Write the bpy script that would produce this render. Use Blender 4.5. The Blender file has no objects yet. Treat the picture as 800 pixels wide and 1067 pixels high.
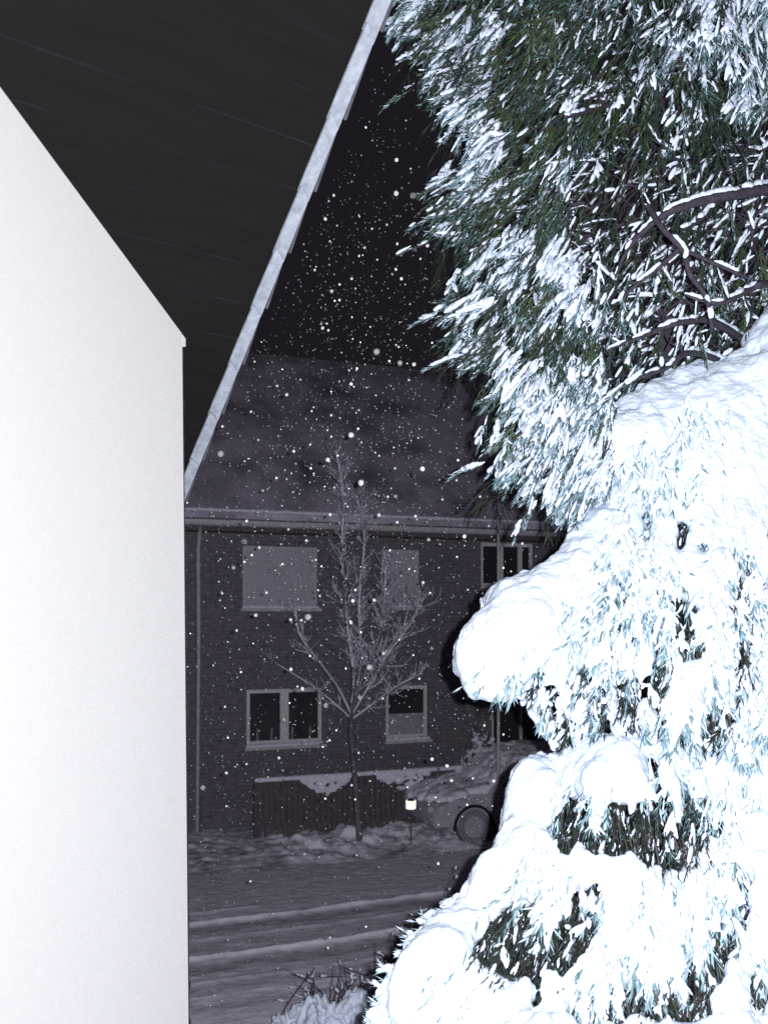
import bpy, bmesh, math, random
import numpy as np
from mathutils import Vector, Matrix
random.seed(7); rng = np.random.default_rng(11)
S = bpy.context.scene
COL = S.collection

# ------------------------------------------------------------------ camera, night sky, flash, exposure
CAM_Z, F = 4.1, 900.0                      # camera height above the street, focal length in photo pixels
cam = bpy.data.cameras.new('camera')
cam.sensor_width = 36; cam.lens = F / 1067 * 36; cam.shift_y = (640 - 533.5) / 1067
cam.dof.use_dof = True; cam.dof.focus_distance = 4.0; cam.dof.aperture_fstop = 3.8
cam.clip_start = 0.05; cam.clip_end = 600
cam_o = bpy.data.objects.new('camera', cam); COL.objects.link(cam_o)
cam_o.location = (0, 0, CAM_Z); cam_o.rotation_euler = (math.pi / 2, 0, 0)
S.camera = cam_o

W = bpy.data.worlds.new('World'); S.world = W; W.use_nodes = True
bg = W.node_tree.nodes['Background']
bg.inputs['Color'].default_value = (0.85, 0.76, 1.0, 1); bg.inputs['Strength'].default_value = 0.0135

fl = bpy.data.lights.new('flash', 'POINT'); fl.energy = 3400; fl.color = (0.94, 0.925, 1.0)
fl.shadow_soft_size = 0.012
fl.use_nodes = True                        # a diffused flash: soft fall-off close to the lamp
fn = fl.node_tree; fe = fn.nodes['Emission']; ff = fn.nodes.new('ShaderNodeLightFalloff')
ff.inputs['Strength'].default_value = 1.0; ff.inputs['Smooth'].default_value = 30.0
fn.links.new(ff.outputs['Quadratic'], fe.inputs['Strength'])
fl_o = bpy.data.objects.new('flash', fl); COL.objects.link(fl_o); fl_o.location = (0.07, -0.01, CAM_Z + 0.03)

S.view_settings.view_transform = 'Standard'; S.view_settings.look = 'None'
S.view_settings.exposure = 0; S.view_settings.gamma = 1
S.cycles.use_denoising = False
S.cycles.max_bounces = 5

def P(px, py, d):                          # a photo pixel at a depth -> a point
    return Vector(((px - 400) / F * d, d, CAM_Z + (640 - py) / F * d))

# ------------------------------------------------------------------ helpers
class MB:
    def __init__(s): s.v = []; s.f = []; s.c = []
    def add(s, vs, fs, c=None):
        o = len(s.v); s.v.extend([tuple(v) for v in vs])
        for f in fs:
            s.f.append(tuple(i + o for i in f)); s.c.append(c or (1, 1, 1))
    def box(s, x0, x1, y0, y1, z0, z1, c=None):
        s.add([(x0,y0,z0),(x1,y0,z0),(x1,y1,z0),(x0,y1,z0),(x0,y0,z1),(x1,y0,z1),(x1,y1,z1),(x0,y1,z1)],
              [(0,3,2,1),(4,5,6,7),(0,1,5,4),(1,2,6,5),(2,3,7,6),(3,0,4,7)], c)
    def hexa(s, b, t, c=None):             # bottom quad, top quad
        s.add(list(b) + list(t), [(0,3,2,1),(4,5,6,7),(0,1,5,4),(1,2,6,5),(2,3,7,6),(3,0,4,7)], c)
    def tube(s, pts, r0, r1=None, n=6, c=None, off=0.0):
        r1 = r0 if r1 is None else r1
        pts = [Vector(p) for p in pts]; m = len(pts); vs = []; fs = []
        for i, p in enumerate(pts):
            d = (pts[min(i+1, m-1)] - pts[max(i-1, 0)]).normalized()
            a = d.cross(Vector((0, 0, 1)))
            if a.length < 1e-3: a = d.cross(Vector((1, 0, 0)))
            a.normalize(); b = d.cross(a)
            r = r0 + (r1 - r0) * i / max(1, m - 1)
            q = p + Vector((0, 0, off * r))
            for k in range(n):
                t = 2 * math.pi * k / n; vs.append(q + (a * math.cos(t) + b * math.sin(t)) * r)
        for i in range(m - 1):
            for k in range(n):
                fs.append((i*n + k, i*n + (k+1) % n, (i+1)*n + (k+1) % n, (i+1)*n + k))
        fs.append(tuple(range(n))); fs.append(tuple(range((m-1)*n, m*n))[::-1])
        s.add(vs, fs, c)
    def ell(s, c, ax, ra, rb, rc, nu=8, nv=5, col=None):  # ellipsoid, long axis ax
        ax = Vector(ax).normalized(); a = ax.cross(Vector((0.3, -0.8, 0.5))); a.normalize(); b = ax.cross(a)
        c = Vector(c); vs = [c - ax * ra]; fs = []
        for j in range(1, nv):
            th = math.pi * j / nv
            for i in range(nu):
                ph = 2 * math.pi * i / nu
                vs.append(c - ax * ra * math.cos(th) + (a * rb * math.cos(ph) + b * rc * math.sin(ph)) * math.sin(th))
        vs.append(c + ax * ra); L = len(vs) - 1
        for i in range(nu):
            fs.append((0, 1 + (i+1) % nu, 1 + i)); fs.append((L, L - nu + i, L - nu + (i+1) % nu))
        for j in range(nv - 2):
            for i in range(nu):
                p = 1 + j*nu; fs.append((p+i, p+(i+1) % nu, p+nu+(i+1) % nu, p+nu+i))
        s.add(vs, fs, col)
    def mesh(s, name, smooth=False):
        me = bpy.data.meshes.new(name); me.from_pydata(s.v, [], s.f); me.update()
        if any(c != (1, 1, 1) for c in s.c):
            at = me.color_attributes.new('tint', 'FLOAT_COLOR', 'CORNER')
            cnt = [len(f) for f in s.f]
            arr = np.repeat(np.array(s.c, dtype=np.float32), cnt, axis=0)
            arr = np.concatenate([arr, np.ones((len(arr), 1), np.float32)], 1)
            at.data.foreach_set('color', arr.ravel())
        if smooth: me.polygons.foreach_set('use_smooth', [True] * len(me.polygons))
        return me
    def build(s, name, mat, parent=None, smooth=False, recalc=False):
        me = s.mesh(name, smooth)
        if recalc:
            b = bmesh.new(); b.from_mesh(me); bmesh.ops.recalc_face_normals(b, faces=b.faces); b.to_mesh(me); b.free()
        return link(name, me, mat, parent)

def link(name, me, mat, parent=None):
    o = bpy.data.objects.new(name, me); COL.objects.link(o)
    if mat: me.materials.append(mat)
    if parent: o.parent = parent
    return o
def tag(o, label=None, cat=None, group=None, kind=None):
    if label: o['label'] = label
    if cat: o['category'] = cat
    if group: o['group'] = group
    if kind: o['kind'] = kind
    return o
def empty(name, loc=(0, 0, 0), rz=0):
    o = bpy.data.objects.new(name, None); COL.objects.link(o); o.location = loc; o.rotation_euler = (0, 0, rz)
    o.empty_display_size = 0.2
    return o
def to_local(root, mbs):                   # world-space mesh builders into a root's space (translation only)
    for m in mbs:
        m.v = [(x - root.location.x, y - root.location.y, z - root.location.z) for x, y, z in m.v]

# ------------------------------------------------------------------ materials
def mat(name, col, rough=0.8, spec=0.3, noise=None, scale=20, bump=0, tint=False, sss=0, aniso=None):
    m = bpy.data.materials.new(name); m.use_nodes = True
    nt = m.node_tree; N = nt.nodes; L = nt.links; b = N['Principled BSDF']
    b.inputs['Roughness'].default_value = rough; b.inputs['Specular IOR Level'].default_value = spec
    c = (*col, 1)
    src = None
    tc = N.new('ShaderNodeTexCoord')
    if noise:
        n = N.new('ShaderNodeTexNoise'); n.inputs['Scale'].default_value = scale; n.inputs['Detail'].default_value = 8
        n.inputs['Roughness'].default_value = 0.7
        if aniso:
            mp = N.new('ShaderNodeMapping'); mp.inputs['Scale'].default_value = aniso
            L.new(tc.outputs['Object'], mp.inputs['Vector']); L.new(mp.outputs['Vector'], n.inputs['Vector'])
        else: L.new(tc.outputs['Object'], n.inputs['Vector'])
        r = N.new('ShaderNodeValToRGB'); r.color_ramp.elements[0].position = 0.3; r.color_ramp.elements[1].position = 0.7
        r.color_ramp.elements[0].color = (*noise, 1); r.color_ramp.elements[1].color = c
        L.new(n.outputs['Fac'], r.inputs['Fac']); src = r.outputs['Color']
        if bump:
            bp = N.new('ShaderNodeBump'); bp.inputs['Strength'].default_value = 1; bp.inputs['Distance'].default_value = bump
            L.new(n.outputs['Fac'], bp.inputs['Height']); L.new(bp.outputs['Normal'], b.inputs['Normal'])
    if tint:
        a = N.new('ShaderNodeAttribute'); a.attribute_name = 'tint'
        if src:
            mx = N.new('ShaderNodeMix'); mx.data_type = 'RGBA'; mx.blend_type = 'MULTIPLY'; mx.inputs[0].default_value = 1
            L.new(a.outputs['Color'], mx.inputs[6]); L.new(src, mx.inputs[7]); src = mx.outputs[2]
        else: src = a.outputs['Color']
    if src: L.new(src, b.inputs['Base Color'])
    else: b.inputs['Base Color'].default_value = c
    if sss: b.inputs['Subsurface Weight'].default_value = sss; b.inputs['Subsurface Radius'].default_value = (0.02, 0.025, 0.03)
    return m

M_snow = mat('snow', (0.77, 0.87, 0.97), 0.9, 0.1, noise=(0.68, 0.80, 0.95), scale=35, bump=0.004)
M_snowfar = mat('street_snow', (0.78, 0.765, 0.88), 0.95, 0.1, noise=(0.52, 0.51, 0.61), scale=14, bump=0.02)
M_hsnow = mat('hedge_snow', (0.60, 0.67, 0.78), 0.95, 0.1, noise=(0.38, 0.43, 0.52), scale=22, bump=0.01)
M_bark2 = mat('frosted_bark', (0.20, 0.19, 0.22), 0.9, 0.2, noise=(0.06, 0.055, 0.07), scale=14, bump=0.01)
M_road = mat('road_snow', (0.88, 0.87, 1.0), 0.95, 0.1, noise=(0.74, 0.73, 0.86), scale=16, bump=0.015, tint=True)
M_needle = mat('needles', (1, 1, 1), 0.55, 0.25, tint=True)
M_bark = mat('bark', (0.075, 0.068, 0.085), 0.9, 0.2, noise=(0.025, 0.022, 0.03), scale=30, bump=0.01)
M_plaster = mat('white_plaster', (0.55, 0.56, 0.53), 0.95, 0.1, noise=(0.53, 0.54, 0.51), scale=30)
M_slate = mat('verge_slate', (0.32, 0.355, 0.39), 0.7, 0.25, noise=(0.17, 0.19, 0.22), scale=30, bump=0.004)
M_slate_lip = mat('slate_drip', (0.12, 0.13, 0.15), 0.6, 0.4, noise=(0.06, 0.06, 0.07), scale=25)
M_trim = mat('dark_trim', (0.02, 0.02, 0.025), 0.8, 0.2, noise=(0.01, 0.01, 0.012), scale=20)
M_white = mat('window_white', (0.60, 0.60, 0.64), 0.6, 0.3, noise=(0.42, 0.42, 0.46), scale=18)
M_shutter = mat('shutter_plastic', (0.46, 0.44, 0.51), 0.6, 0.3, noise=(0.35, 0.335, 0.39), scale=25)
M_zinc = mat('zinc', (0.50, 0.50, 0.54), 0.6, 0.3, noise=(0.28, 0.28, 0.31), scale=15)
M_wood = mat('fence_wood', (0.13, 0.11, 0.12), 0.85, 0.2, noise=(0.06, 0.05, 0.06), scale=12)
M_glass = mat('dark_glass', (0.03, 0.03, 0.035), 0.15, 0.3)
M_curtain = mat('curtain', (0.35, 0.33, 0.37), 0.9, 0.1, noise=(0.22, 0.2, 0.24), scale=10)
M_tyre = mat('tyre', (0.10, 0.098, 0.115), 0.8, 0.2, noise=(0.26, 0.255, 0.30), scale=20)
M_rim = mat('rim', (0.35, 0.34, 0.4), 0.7, 0.3, noise=(0.25, 0.24, 0.28), scale=20)
M_paint = mat("car_paint", (0.24, 0.245, 0.28), 0.5, 0.4, noise=(0.40, 0.40, 0.46), scale=11)
M_flake = mat('snowflake', (0.9, 0.92, 0.95), 0.8, 0.1)

def brick_mat():
    m = bpy.data.materials.new('dark_brick'); m.use_nodes = True
    nt = m.node_tree; N = nt.nodes; L = nt.links; b = N['Principled BSDF']; b.inputs['Roughness'].default_value = 0.9
    tc = N.new('ShaderNodeTexCoord'); sx = N.new('ShaderNodeSeparateXYZ'); cx = N.new('ShaderNodeCombineXYZ')
    L.new(tc.outputs['Object'], sx.inputs[0]); L.new(sx.outputs['X'], cx.inputs['X']); L.new(sx.outputs['Z'], cx.inputs['Y'])
    br = N.new('ShaderNodeTexBrick'); br.inputs['Scale'].default_value = 1.0
    br.inputs['Brick Width'].default_value = 0.25; br.inputs['Row Height'].default_value = 0.075; br.inputs['Mortar Size'].default_value = 0.008
    br.inputs['Color1'].default_value = (0.125, 0.108, 0.135, 1); br.inputs['Color2'].default_value = (0.095, 0.082, 0.104, 1)
    br.inputs['Mortar'].default_value = (0.14, 0.125, 0.15, 1)
    L.new(cx.outputs[0], br.inputs['Vector'])
    n = N.new('ShaderNodeTexNoise'); n.inputs['Scale'].default_value = 9; n.inputs['Detail'].default_value = 9; n.inputs['Roughness'].default_value = 0.8
    L.new(tc.outputs['Object'], n.inputs['Vector'])
    r = N.new('ShaderNodeMapRange'); r.inputs[1].default_value = 0.3; r.inputs[2].default_value = 0.7; r.inputs[3].default_value = 0.55; r.inputs[4].default_value = 1.5
    L.new(n.outputs['Fac'], r.inputs[0])
    mx = N.new('ShaderNodeMix'); mx.data_type = 'RGBA'; mx.blend_type = 'MULTIPLY'; mx.inputs[0].default_value = 1
    L.new(br.outputs['Color'], mx.inputs[6]); L.new(r.outputs[0], mx.inputs[7]); L.new(mx.outputs[2], b.inputs['Base Color'])
    return m
M_brick = brick_mat()

def roof_mat():
    m = bpy.data.materials.new('snow_dusted_tiles'); m.use_nodes = True
    nt = m.node_tree; N = nt.nodes; L = nt.links; b = N['Principled BSDF']; b.inputs['Roughness'].default_value = 0.9
    tc = N.new('ShaderNodeTexCoord')
    n = N.new('ShaderNodeTexNoise'); n.inputs['Scale'].default_value = 26; n.inputs['Detail'].default_value = 6; n.inputs['Roughness'].default_value = 0.8
    n2 = N.new('ShaderNodeTexNoise'); n2.inputs['Scale'].default_value = 0.9; n2.inputs['Detail'].default_value = 5
    L.new(tc.outputs['Object'], n.inputs['Vector']); L.new(tc.outputs['Object'], n2.inputs['Vector'])
    ad = N.new('ShaderNodeMath'); ad.operation = 'MULTIPLY_ADD'; ad.inputs[1].default_value = 0.55
    L.new(n.outputs['Fac'], ad.inputs[0]); L.new(n2.outputs['Fac'], ad.inputs[2])
    r = N.new('ShaderNodeValToRGB'); e = r.color_ramp.elements
    e[0].position = 0.52; e[0].color = (0.09, 0.08, 0.10, 1); e[1].position = 0.86; e[1].color = (0.44, 0.40, 0.50, 1)
    L.new(ad.outputs[0], r.inputs['Fac']); L.new(r.outputs['Color'], b.inputs['Base Color'])
    return m
M_roof = roof_mat()

def soffit_mat():                          # black stained boards running across, a frosted joint every 0.25 m
    m = bpy.data.materials.new('black_boards'); m.use_nodes = True
    nt = m.node_tree; N = nt.nodes; L = nt.links; b = N['Principled BSDF']
    b.inputs['Roughness'].default_value = 0.85; b.inputs['Specular IOR Level'].default_value = 0.12
    tc = N.new('ShaderNodeTexCoord'); sx = N.new('ShaderNodeSeparateXYZ'); L.new(tc.outputs['Object'], sx.inputs[0])
    dv = N.new('ShaderNodeMath'); dv.operation = 'DIVIDE'; dv.inputs[1].default_value = 0.145; L.new(sx.outputs['X'], dv.inputs[0])
    fr = N.new('ShaderNodeMath'); fr.operation = 'FRACT'; L.new(dv.outputs[0], fr.inputs[0])
    lt = N.new('ShaderNodeMath'); lt.operation = 'LESS_THAN'; lt.inputs[1].default_value = 0.025; L.new(fr.outputs[0], lt.inputs[0])
    mp = N.new('ShaderNodeMapping'); mp.inputs['Scale'].default_value = (22, 2.2, 5); L.new(tc.outputs['Object'], mp.inputs['Vector'])
    n = N.new('ShaderNodeTexNoise'); n.inputs['Scale'].default_value = 1; n.inputs['Detail'].default_value = 6; L.new(mp.outputs[0], n.inputs['Vector'])
    r = N.new('ShaderNodeValToRGB'); e = r.color_ramp.elements
    e[0].position = 0.35; e[0].color = (0.0050, 0.0052, 0.0049, 1); e[1].position = 0.75; e[1].color = (0.0064, 0.0066, 0.0063, 1)
    L.new(n.outputs['Fac'], r.inputs['Fac'])
    n2 = N.new('ShaderNodeTexNoise'); n2.inputs['Scale'].default_value = 3.0; n2.inputs['Detail'].default_value = 3; L.new(tc.outputs['Object'], n2.inputs['Vector'])
    r2 = N.new('ShaderNodeMapRange'); r2.inputs[1].default_value = 0.5; r2.inputs[2].default_value = 0.8; L.new(n2.outputs['Fac'], r2.inputs[0])
    ml = N.new('ShaderNodeMath'); ml.operation = 'MULTIPLY'; L.new(lt.outputs[0], ml.inputs[0]); L.new(r2.outputs[0], ml.inputs[1])
    mx = N.new('ShaderNodeMix'); mx.data_type = 'RGBA'; mx.inputs[7].default_value = (0.018, 0.019, 0.025, 1)
    L.new(ml.outputs[0], mx.inputs[0]); L.new(r.outputs['Color'], mx.inputs[6]); L.new(mx.outputs[2], b.inputs['Base Color'])
    return m
M_soffit = soffit_mat()

def reflector_mat():
    m = bpy.data.materials.new('reflector_glow'); m.use_nodes = True; b = m.node_tree.nodes['Principled BSDF']
    b.inputs['Base Color'].default_value = (0.8, 0.78, 0.7, 1)
    b.inputs['Emission Color'].default_value = (1, 0.90, 0.76, 1); b.inputs['Emission Strength'].default_value = 1.15  # emission stands in for the light a reflector throws back
    return m
M_reflector = reflector_mat()

# ------------------------------------------------------------------ noise on grids
def vnoise(x, y, seed=0):
    x = np.asarray(x, float); y = np.asarray(y, float)
    xi = np.floor(x).astype(int); yi = np.floor(y).astype(int); fx = x - xi; fy = y - yi
    fx = fx*fx*(3 - 2*fx); fy = fy*fy*(3 - 2*fy)
    def h(a, b):
        n = (a * 374761393 + b * 668265263 + seed * 69069) & 0x7fffffff
        n = ((n ^ (n >> 13)) * 1274126177) & 0x7fffffff
        return ((n ^ (n >> 16)) & 0xffff) / 65535.0
    return (h(xi, yi)*(1-fx) + h(xi+1, yi)*fx)*(1-fy) + (h(xi, yi+1)*(1-fx) + h(xi+1, yi+1)*fx)*fy
def fbm(x, y, seed=0, o=4):
    t = 0; a = 0.5
    for k in range(o): t = t + a * vnoise(np.asarray(x)*2**k, np.asarray(y)*2**k, seed + k); a *= 0.5
    return t

# ------------------------------------------------------------------ street frame: s runs along the house front, t comes towards the camera
UX, UY = 0.9449, 0.3272
F0 = (-2.053, 16.8); ROT = math.atan2(UY, UX)
def st(s, t): return (F0[0] + s*UX + t*UY, F0[1] + s*UY - t*UX)
def s_of(px, t=0):
    k = (px - 400) / F; bx, by = F0[0] + t*UY, F0[1] - t*UX
    return (by*k - bx) / (UX - UY*k)
def z_of(px, py, t=0):
    s = s_of(px, t); d = st(s, t)[1]
    return CAM_Z + (640 - py) / F * d
def st_of_ground(px, py):
    d = CAM_Z * F / (py - 640); x = (px - 400) / F * d
    dx, dy = x - F0[0], d - F0[1]
    return dx*UX + dy*UY, dx*UY - dy*UX

# ground sheet
g = MB(); g.add([(-300, -300, -0.06), (300, -300, -0.06), (300, 300, -0.06), (-300, 300, -0.06)], [(0, 1, 2, 3)])
tag(g.build('ground', M_snowfar), kind='structure')

def heightfield(name, s0, s1, ds, t0, t1, dt, hfun, cfun, m):
    ss = np.arange(s0, s1 + ds/2, ds); tt = np.arange(t0, t1 + dt/2, dt)
    Sg, Tg = np.meshgrid(ss, tt, indexing='ij'); Z = hfun(Sg, Tg); C = cfun(Sg, Tg)
    X = F0[0] + Sg*UX + Tg*UY; Y = F0[1] + Sg*UY - Tg*UX
    V = np.stack([X, Y, Z], -1).reshape(-1, 3)
    ni, nj = Sg.shape; idx = np.arange(ni*nj).reshape(ni, nj)
    Fc = np.stack([idx[:-1, :-1], idx[:-1, 1:], idx[1:, 1:], idx[1:, :-1]], -1).reshape(-1, 4)
    me = bpy.data.meshes.new(name); me.from_pydata(V.tolist(), [], Fc.tolist()); me.update()
    at = me.color_attributes.new('tint', 'FLOAT_COLOR', 'POINT')
    c4 = np.concatenate([C.reshape(-1, 1)]*3 + [np.ones((ni*nj, 1))], 1).astype(np.float32)
    at.data.foreach_set('color', c4.ravel())
    me.polygons.foreach_set('use_smooth', [True]*len(me.polygons))
    o = link(name, me, m); o['kind'] = 'structure'; return o
def gs(x, c, w): return np.exp(-((x - c)/w)**2)
def road_h(s, t):
    w = t + 0.05*np.sin(s*0.9) + 0.04*(fbm(s*1.3, t*0 + 3, 5) - 0.5)
    j = 0.25 + 1.3*fbm(s*2.5, t*3, 31)
    z = j*(0.06*gs(w, 4.88, 0.05) - 0.03*gs(w, 5.12, 0.13) + 0.015*gs(w, 5.45, 0.05) + 0.065*gs(w, 6.05, 0.055) - 0.035*gs(w, 6.35, 0.16)
           + 0.015*gs(w, 6.75, 0.05) + 0.022*gs(w, 7.15, 0.05)*(fbm(s*1.1, t*0 + 9, 4) > .45) + 0.025*gs(w, 4.45, 0.05)*(s < -1.2))
    return 0.75*z + 0.02*(fbm(s*5, t*5, 2) - 0.5) + 0.022*(fbm(s*14, t*18, 8) - 0.5)
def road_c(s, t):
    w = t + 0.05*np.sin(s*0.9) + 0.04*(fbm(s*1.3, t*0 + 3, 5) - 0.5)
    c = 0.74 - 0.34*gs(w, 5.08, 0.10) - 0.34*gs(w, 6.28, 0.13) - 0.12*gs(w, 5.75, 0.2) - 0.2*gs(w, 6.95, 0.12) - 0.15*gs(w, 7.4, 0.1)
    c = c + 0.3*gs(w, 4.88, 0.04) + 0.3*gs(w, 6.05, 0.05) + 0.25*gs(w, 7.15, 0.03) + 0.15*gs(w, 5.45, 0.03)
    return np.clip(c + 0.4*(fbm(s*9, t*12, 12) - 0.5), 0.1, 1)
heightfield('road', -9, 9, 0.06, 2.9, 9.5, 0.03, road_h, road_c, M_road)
def yard_h(s, t):
    k = np.clip((s + 0.9)/0.6, 0, 1)
    lump = np.clip(fbm(s*3.2, t*3.2, 21) - 0.40, 0, 1)*0.45*k + 0.22*np.clip(fbm(s*8, t*8, 17) - 0.5, 0, 1)
    m = np.clip((t - 0.15)/0.5, 0, 1)*np.clip((2.9 - t)/0.7, 0, 1)
    return 0.02 + lump*m + 0.05*k*gs(t, 1.55, 0.45) + 0.03*(fbm(s*9, t*9, 3) - 0.5)
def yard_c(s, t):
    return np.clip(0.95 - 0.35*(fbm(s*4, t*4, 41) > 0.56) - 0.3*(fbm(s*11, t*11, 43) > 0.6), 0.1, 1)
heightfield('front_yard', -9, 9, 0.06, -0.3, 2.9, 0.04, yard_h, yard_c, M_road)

# ------------------------------------------------------------------ brick house across the street (local x = s, local y = -t)
house = tag(empty('brick_house', (F0[0], F0[1], 0), ROT),
            'dark brick house across the street with snow dusted roof and white windows', 'house')
wins = []                                  # (s0, s1, z0, z1, kind)
def wrect(x0, x1, y0, y1):
    xm = (x0 + x1)/2; ym = z_of(x0, y1), z_of(x0, y0)
    return s_of(x0), s_of(x1), ym[0], ym[1]
WR = [(*wrect(253, 331, 568, 633), 'shut'), (*wrect(397, 437, 572, 632), 'shut'),
      (*wrect(257, 336, 719, 778), 'double'), (*wrect(402, 446, 715, 771), 'half'),
      (*wrect(501, 556, 565, 612), 'triple'), (*wrect(512, 546, 727, 779), 'single')]
SL, SR, ZE = -6.0, 11.0, 5.95
def wall_with_holes():
    w = MB(); xs = sorted({SL, SR, *[r[0] for r in WR], *[r[1] for r in WR]}); zs = sorted({-0.1, ZE, *[r[2] for r in WR], *[r[3] for r in WR]})
    for i in range(len(xs)-1):
        for j in range(len(zs)-1):
            cx, cz = (xs[i]+xs[i+1])/2, (zs[j]+zs[j+1])/2
            if any(r[0] < cx < r[1] and r[2] < cz < r[3] for r in WR): continue
            w.add([(xs[i], 0, zs[j]), (xs[i+1], 0, zs[j]), (xs[i+1], 0, zs[j+1]), (xs[i], 0, zs[j+1])], [(0, 1, 2, 3)])
    for r in WR:                           # reveals
        a, b, c, d = r[:4]; D = 0.16
        w.add([(a,0,c),(b,0,c),(b,0,d),(a,0,d),(a,D,c),(b,D,c),(b,D,d),(a,D,d)], [(0,4,5,1),(1,5,6,2),(2,6,7,3),(3,7,4,0)])
    w.add([(SL,0,-.1),(SL,9,-.1),(SL,9,ZE),(SL,4.5,ZE+4.3),(SL,0,ZE)], [(0,1,2,3,4)])
    w.add([(SR,0,-.1),(SR,9,-.1),(SR,9,ZE),(SR,4.5,ZE+4.3),(SR,0,ZE)], [(4,3,2,1,0)])
    w.add([(SL,9,-.1),(SR,9,-.1),(SR,9,ZE),(SL,9,ZE)], [(3,2,1,0)])
    return w
wall_with_holes().build('wall', M_brick, house)
# roof slab: eaves edge just out from the wall, ridge 4.5 m back
rf = MB(); ye, ze = -0.42, ZE + 0.05; yr, zr = 4.5, ZE + 4.55
nx = 60
def rq(y0, z0, y1, z1):
    for k in range(nx):
        a = SL - .3 + (SR - SL + .6)*k/nx; b = SL - .3 + (SR - SL + .6)*(k+1)/nx
        rf.add([(a,y0,z0),(b,y0,z0),(b,y1,z1),(a,y1,z1)], [(0,1,2,3)])
rq(ye, ze, yr, zr); rq(yr, zr, 9.42, ze)
rf.add([(SL-.3,ye,ze-.12),(SR+.3,ye,ze-.12),(SR+.3,ye,ze-.002),(SL-.3,ye,ze-.002)], [(0,1,2,3)])
rf.add([(SL-.3,ye,ze-.12),(SR+.3,ye,ze-.12),(SR+.3,0.1,ze-.09),(SL-.3,0.1,ze-.09)], [(3,2,1,0)])
roof = rf.build('roof', M_roof, house)
sn = MB()
for k in range(260):                       # snow edge on the lowest tiles
    x = SL + (SR - SL)*k/260
    sn.ell((x, ye + 0.02, ze + 0.03 + 0.01*random.random()), (1, 0, 0), 0.06, 0.035, 0.035 + 0.02*random.random(), 6, 4)
sn.build('eaves_snow', M_snowfar, roof, True)
gt = MB(); ring = 10
zg = ZE - 0.13
vs = []
for x in (SL - .3, SR + .3):
    for k in range(ring + 1):
        t = math.pi*k/ring; vs.append((x, -0.44 - 0.075*math.cos(t), zg - 0.085*math.sin(t)))
gt.add(vs, [(k, k+1, ring+2+k, ring+1+k) for k in range(ring)])
gt.box(SL - .3, SR + .3, -0.525, -0.510, zg, zg + 0.022)
gt.build('gutter', M_zinc, house)
cn = MB(); cn.box(SL - .2, SR + .2, -0.36, -0.003, ZE - 0.30, ZE - 0.05); cn.build('eaves_box', M_wood, house)
for px in (206,):
    s = s_of(px); d = MB()
    d.tube([(s, -0.44, ZE - .2), (s, -0.30, ZE - .38), (s, -0.10, ZE - .62), (s, -0.09, 3.5), (s, -0.09, -0.05)], 0.042, n=8)
    dp = d.build('downpipe', M_zinc, house, True)
    for z in (5.0, 3.1, 1.2):
        c = MB(); c.tube([(s, -0.09, z), (s, -0.09, z + .05)], 0.055, n=8); c.box(s-.012, s+.012, -0.045, 0.0, z+.01, z+.04); c.build('pipe_clip', M_zinc, dp)

def bar(m, a, b, c, d, y0, y1): m.box(a, b, y0, y1, c, d)
for (a, b, c, d, kind) in WR:
    fr = MB(); w = 0.075; ya, yb = 0.06, 0.13
    bar(fr, a+.002, a+w, c+.002, d-.002, ya, yb); bar(fr, b-w, b-.002, c+.002, d-.002, ya, yb)
    bar(fr, a+w, b-w, c+.002, c+w*1.2, ya, yb); bar(fr, a+w, b-w, d-w, d-.002, ya, yb)
    if kind == 'double': bar(fr, (a+b)/2-.085, (a+b)/2+.085, c+w*1.2, d-w, ya-.006, yb)
    if kind == 'triple':
        for q in (0.40, 0.76): x = a + (b-a)*q; bar(fr, x-.05, x+.05, c+w*1.2, d-w, ya, yb)
    fo = fr.build('window', M_white, house)
    pn = MB(); pn.box(a+w*.6, b-w*.6, 0.095, 0.11, c+w*.6, d-w*.6); pn.build('pane', M_glass, fo)
    bk = MB(); bk.box(a-.05, b+.05, 0.55, 0.58, c-.05, d+.05)
    si = MB(); si.box(a-.05, b+.06, -0.10, -0.003, c-.07, c-.01)
    so = si.build('sill', M_zinc, fo)
    ss_ = MB()
    n_l = int((b-a)/0.05)
    for k in range(n_l):
        ss_.ell((a + (b-a)*(k+.5)/n_l, -0.055, c + .005), (1, 0, 0), 0.05, 0.045, 0.03 + 0.03*random.random(), 6, 4)
    ss_.build('sill_snow', M_snowfar, fo, True)
    if kind == 'shut':                     # roller shutter, slats as real ridges
        sh = MB(); nsl = 26
        for k in range(nsl):
            z0 = c + .004 + (d - c - .008)*k/nsl; z1 = c + .004 + (d - c - .008)*(k+1)/nsl
            sh.add([(a+.004,0.030,z0),(b-.004,0.030,z0),(b-.004,0.020,(z0+z1)/2),(a+.004,0.020,(z0+z1)/2),(b-.004,0.030,z1-.003),(a+.004,0.030,z1-.003)],
                   [(0,1,2,3),(3,2,4,5)])
        sh.build('roller_shutter', M_shutter, fo)
    if kind == 'half':
        cu = MB(); cu.box(a+w, b-w, 0.075, 0.085, c+w*1.2, c + (d-c)*0.47); cu.build('curtain', M_curtain, fo)
    if kind == 'double':
        for x, mm in ((a+.22, M_curtain), (a+.50, M_curtain), ((a+b)/2+.16, M_curtain), ((a+b)/2+.52, M_curtain)):
            k = MB(); k.tube([(x, 0.085, c+w*1.2), (x, 0.085, c+w*1.2+.10), (x+.01, 0.085, c+w*1.2+.24)], 0.03, 0.016, 6)
            k.build('sill_plant', mm, fo)

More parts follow.
